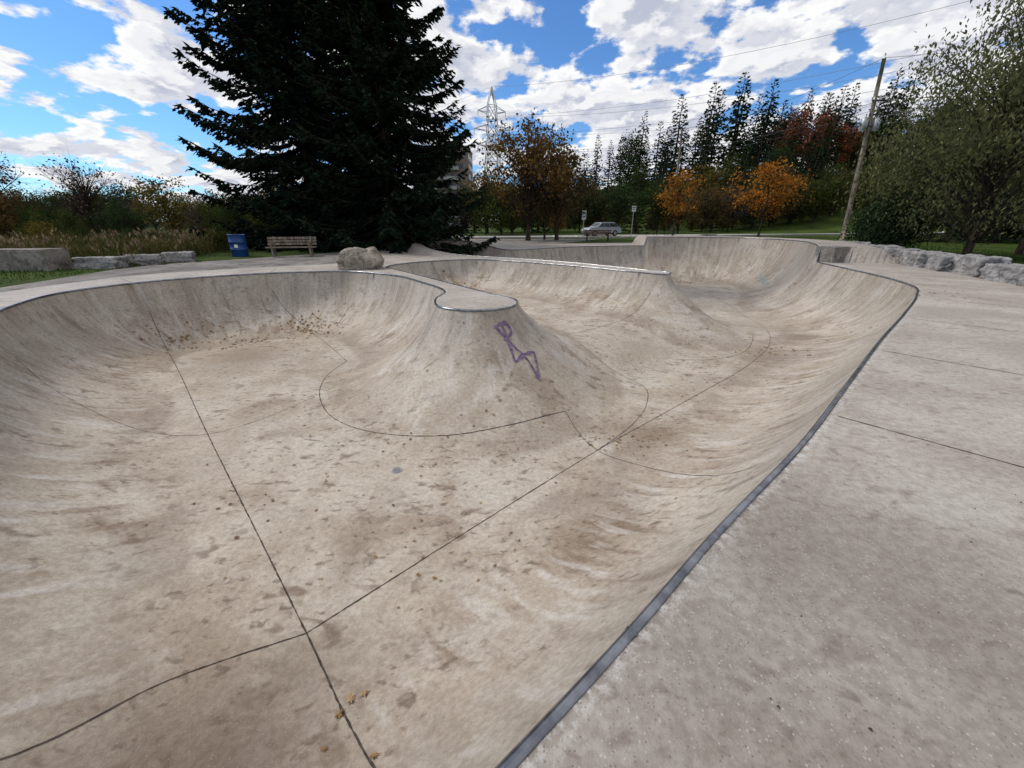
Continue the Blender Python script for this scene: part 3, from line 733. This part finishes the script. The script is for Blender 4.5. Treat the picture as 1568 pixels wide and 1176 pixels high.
def car(loc,rz):
    e=empty('parked_car',loc,rz)
    M_body=simple('car_paint',(.42,.44,.47),.25,.4,.03); M_gl=simple('car_glass',(.015,.018,.02),.08,0,.1); M_ty=simple('tyre',(.02,.02,.02),.9)
    prof=[(-2.25,.35),(-2.3,.62),(-2.2,.92),(-2.05,1.0),(-1.85,1.05),(-1.45,1.45),(-1.2,1.54),(.3,1.53),(.6,1.46),(1.15,1.03),(1.95,.9),(2.2,.75),(2.27,.5),(2.2,.33)]
    bm=bmesh.new(); rows=[]
    for yy in (-.86,-.88,.88,.86):
        rows.append([bm.verts.new((x,yy*(1-.17*max(0,(z-.95)/.6)),z)) for x,z in prof])
    for a,b_ in zip(rows[:-1],rows[1:]):
        for i in range(len(prof)): bm.faces.new((a[i],a[(i+1)%len(prof)],b_[(i+1)%len(prof)],b_[i]))
    bm.faces.new(rows[0][::-1]); bm.faces.new(rows[-1])
    me=bpy.data.meshes.new('body'); bm.to_mesh(me); bm.free(); me.materials.append(M_body)
    o=bpy.data.objects.new('body',me); COL.objects.link(o); o.parent=e
    mb=MB()
    for sg in(-1,1):
        y0=sg*.875;y1=sg*.765
        for xa,xb,xc,xd in((-1.75,-1.42,-.62,-.62),(-.55,-.55,.05,.05),(.12,.12,.42,.98)):
            mb.addm([(xa,y0,1.04),(xb,y1,1.44),(xc,y1,1.46),(xd,y0,1.04)],[(0,1,2,3)])
    mb.addm([(1.10,-.72,1.09),(1.10,.72,1.09),(.67,.66,1.43),(.67,-.66,1.43)],[(0,1,2,3)])
    mb.addm([(-1.84,-.72,1.09),(-1.84,.72,1.09),(-1.49,.66,1.43),(-1.49,-.66,1.43)],[(3,2,1,0)])
    g_=mb.make('windows',M_gl,parent=e)
    sm=g_.modifiers.new('s','SOLIDIFY'); sm.thickness=.03; sm.offset=0
    for i,(x,y) in enumerate(((-1.4,-.8),(1.4,-.8),(-1.4,.8),(1.4,.8))):
        mb=MB(); mb.tube([(x,y-.11,.33),(x,y+.11,.33)],[.33,.33],20,0); mb.tube([(x,y-.12,.33),(x,y+.12,.33)],[.19,.19],12,1); mb.make('wheel_%d'%(i+1),[M_ty,M_galv],parent=e)
    mb=MB(); mb.box((2.2,-.62,.72),(.1,.35,.14)); mb.box((2.2,.62,.72),(.1,.35,.14)); mb.make('headlights',M_white,parent=e)
    mb=MB(); mb.box((2.22,0,.45),(.12,1.5,.16)); mb.box((-2.27,0,.45),(.12,1.5,.16)); mb.make('bumpers',M_dark,parent=e)
car((10.9,50.5,.0),R(200))
def pole(loc,h,lean,tx=True):
    e=empty('utility_pole',loc)
    mb=MB(); z=np.linspace(0,h,8); mb.tube(np.stack([lean*z/h,0*z,z],1),np.linspace(.19,.12,8),10); mb.make('post',M_wood,True,parent=e)
    if tx:
        mb=MB()
        for s in(-1,1):
            x=lean*.7+s*.45; zz=h*.645
            mb.tube([(x,-.1,zz),(x,-.1,zz+.06),(x,-.1,zz+.75),(x,-.1,zz+.85)],[.18,.24,.24,.12],16)
            mb.tube([(x,-.1,zz+.85),(x,-.1,zz+1.05)],[.05,.04],8)
        mb.make('transformers',M_galv,True,parent=e)
        mb=MB(); mb.box((lean*.7,-.1,h*.645+.3),(1.2,.08,.1)); mb.box((lean*.8+.35,-.05,h*.80),(1.1,.1,.1)); mb.box((lean*.8+.35,-.05,h*.73),(.9,.1,.1))
        mb.make('crossarms',M_dark,parent=e)
        mb=MB()
        for dx in(-.1,.35,.8): mb.tube([(lean*.8+dx,-.05,h*.80+.05),(lean*.8+dx,-.05,h*.80+.3)],[.06,.04],8)
        mb.cyl((lean,0,h),.05,.3,8); mb.make('insulators',M_white,True,parent=e)
pole((27.4,34,-.05),12.3,-1.1); pole((24.6,64,-.05),13.8,-.6,False)
M_wire=simple('wire_black',(.03,.03,.03),.6)
mb=MB()
def wire(a,b_,sag,r=.02):
    a=np.array(a,float);b_=np.array(b_,float);t=np.linspace(0,1,24)[:,None]
    p=a+(b_-a)*t; p[:,2]-=sag*4*(t*(1-t))[:,0]; mb.tube(p,r,4)
for dz,dx in((12.3,-1.1),(9.9,-.2),(9.9,.2),(9.2,-.8)):
    wire((27.4+dx,34,dz),(24.2+dx*.3,64,13.4-(12.3-dz)*.8),.8,.012)
    wire((27.4+dx,34,dz),(62+dx,14,dz+.5),1.0,.012)
wire((8.5,10.4,12.6),(24.0,15.5,10.4),.35,.018)
mb.make('power_lines',M_wire)
M_pyl=simple('pylon_steel',(.62,.64,.66),.5,.1)
px,py=-6.6,150.; gzp=-1.
e=empty('transmission_pylon',(px,py,gzp)); e.rotation_euler[2]=.25
mb=MB()
lv=[(0,4.2),(8,3.4),(15,2.8),(21,2.2),(25,1.8),(29,1.6),(33,1.5),(37,1.3),(42,.2)]
cn=[(-1,-1),(1,-1),(1,1),(-1,1)]
for (z0,a0),(z1,a1) in zip(lv[:-1],lv[1:]):
    for k in range(4):
        c0,c1=cn[k],cn[(k+1)%4]
        mb.tube([(c0[0]*a0,c0[1]*a0,z0),(c0[0]*a1,c0[1]*a1,z1)],.17,4)
        mb.tube([(c0[0]*a0,c0[1]*a0,z0),(c1[0]*a1,c1[1]*a1,z1)],.11,4)
        mb.tube([(c1[0]*a0,c1[1]*a0,z0),(c0[0]*a1,c0[1]*a1,z1)],.11,4)
        mb.tube([(c0[0]*a1,c0[1]*a1,z1),(c1[0]*a1,c1[1]*a1,z1)],.11,4)
mb.make('lattice_tower',M_pyl,parent=e)
mb=MB(); tips=[]
for z,w_ in((25.5,4.8),(30,6.0),(35,4.6)):
    for s in(-1,1):
        for yy in(-1,1):
            mb.tube([(s*1.5,yy*1,z),(s*w_,0,z+.6)],.12,4); mb.tube([(s*1.5,yy*1,z+1.8),(s*w_,0,z+.6)],.11,4)
        mb.tube([(s*w_,0,z+.6),(s*w_,0,z-1.0)],.12,4); tips.append((s*w_,0,z-1.))
mb.make('crossarms',M_pyl,parent=e)
mb=MB()
for (x,y,z) in tips+[(0,0,42)]:
    wire((px+x,py+y,gzp+z),(150+x*.5,55+x*1.2,z+8),7,.035)
    wire((px+x,py+y,gzp+z),(-190,260+x*2,z),8,.035)
mb.make('transmission_lines',M_galv)
e=empty('apartment_building',(-22.5,140,-1)); M_brick=simple('tan_brick',(.20,.15,.12),.9); M_win=simple('window_glass',(.03,.04,.05),.15); M_slab=simple('balcony_concrete',(.34,.32,.30),.8)
mb=MB(); mb.box((0,8,12),(17,16,24)); mb.box((2,8,25.2),(6,6,2.5)); mb.make('walls',M_brick,parent=e)
mb=MB()
for fl in range(8):
    for k in range(5): mb.box((-6+3*k,-.02,2+2.8*fl),(1.7,.1,1.5))
    for k in range(4): mb.box((8.52,2.5+3.6*k,2+2.8*fl),(.1,1.8,1.5))
mb.make('windows',M_win,parent=e)
mb=MB()
for fl in range(8):
    mb.box((-3,-.7,.9+2.8*fl),(5,1.4,.18)); mb.box((-3,-1.38,1.4+2.8*fl),(5,.06,.85)); mb.box((3.2,-.7,.9+2.8*fl),(5,1.4,.18)); mb.box((3.2,-1.38,1.4+2.8*fl),(5,.06,.85))
mb.make('balconies',M_slab,parent=e)
mb=MB(); mb.box((0,8,24.2),(17.4,16.4,.4)); mb.make('roof_parapet',M_slab,parent=e)
# ---------------------------------------------------------------- world
SUN_AZ=-75.; SUN_EL=46.   # azimuth from +Y, negative = left
wd=bpy.data.worlds.new("World"); sc.world=wd; wd.use_nodes=True
nt=wd.node_tree; nt.nodes.clear(); G=NG(nt)
out=nt.nodes.new('ShaderNodeOutputWorld')
sky=G.n('ShaderNodeTexSky',{'sky_type':'NISHITA','sun_disc':False,'sun_elevation':R(SUN_EL),'sun_rotation':R(SUN_AZ),'air_density':1.0,'dust_density':.2,'ozone_density':3.})
skyc=G.mix(1.,sky,(.55,.84,1.15),'MULTIPLY')
bg1=G.n('ShaderNodeBackground',{},{'Color':skyc,'Strength':.13})
tc=G.n('ShaderNodeTexCoord',o=0)
sp=G.sep(tc)
zc=G.n('ShaderNodeMath',{'operation':'MAXIMUM'},{0:sp[2],1:0.0}); zc=G.add(zc,.24)
pv=G.n('ShaderNodeCombineXYZ',{},{0:G.n('ShaderNodeMath',{'operation':'DIVIDE'},{0:sp[0],1:zc}),1:G.n('ShaderNodeMath',{'operation':'DIVIDE'},{0:sp[1],1:zc}),2:0.})
pv=G.mapv(pv,loc=(5.2,2.6,0))
big=G.n('ShaderNodeTexNoise',{'noise_dimensions':'2D'},{'Vector':pv,'Scale':.8,'Detail':1.})
def n2d(p,s,d): return G.n('ShaderNodeTexNoise',{'noise_dimensions':'2D'},{'Vector':p,'Scale':s,'Detail':float(d),'Roughness':.58})
wn=G.n('ShaderNodeTexNoise',{'noise_dimensions':'2D'},{'Vector':pv,'Scale':6.,'Detail':2.},1)
wv=G.n('ShaderNodeVectorMath',{'operation':'ADD'},{0:pv,1:G.n('ShaderNodeVectorMath',{'operation':'SCALE'},{0:wn,'Scale':.18})})
v=G.n('ShaderNodeTexVoronoi',{'feature':'F1','voronoi_dimensions':'2D'},{'Vector':wv,'Scale':5.5})
pf=G.mul(G.sub(.45,v),.20)
n1=n2d(pv,3.1,7)
n2=n2d(G.n('ShaderNodeVectorMath',{'operation':'ADD'},{0:pv,1:(-.045,-.05,0.)}),3.1,5)
dens=G.add(G.add(G.add(n1,pf),G.mul(G.sub(big,.5),.45)),G.mul(sp[0],.16))
mask=G.rng(dens,.385,.47)
lit=G.rng(G.sub(n1,n2),-.05,.06)
thick=G.rng(dens,.48,.64)
cc=G.mix(thick,(1.0,1.0,1.0),(.58,.61,.71))
cc=G.mix(G.mul(G.sub(1.,lit),.55),cc,(.46,.50,.63))
cc=G.mix(G.mul(lit,G.mul(thick,.8)),cc,(1.,1.,1.))
bg2=G.n('ShaderNodeBackground',{},{'Color':cc,'Strength':1.0})
mx=G.n('ShaderNodeMixShader',{},{0:mask,1:bg1,2:bg2})
nt.links.new(mx,out.inputs['Surface'])
sd_=bpy.data.lights.new('sun','SUN'); sd_.energy=2.5; sd_.angle=R(12); sd_.color=(1,.94,.84)
so=bpy.data.objects.new('sun',sd_); COL.objects.link(so)
dv=Vector((math.sin(R(SUN_AZ))*math.cos(R(SUN_EL)),math.cos(R(SUN_AZ))*math.cos(R(SUN_EL)),math.sin(R(SUN_EL))))
so.rotation_euler=(-dv).to_track_quat('-Z','Y').to_euler(); so.location=dv*60
cd=bpy.data.cameras.new('camera'); cam=bpy.data.objects.new('camera',cd); COL.objects.link(cam)
cam.location=(0,0,1.7); cam.rotation_euler=(R(67),0,0); cd.sensor_width=36; cd.lens=13.52; cd.clip_start=.05; cd.clip_end=3000
sc.camera=cam
sc.view_settings.view_transform='Standard'; sc.view_settings.look='None'; sc.view_settings.exposure=0
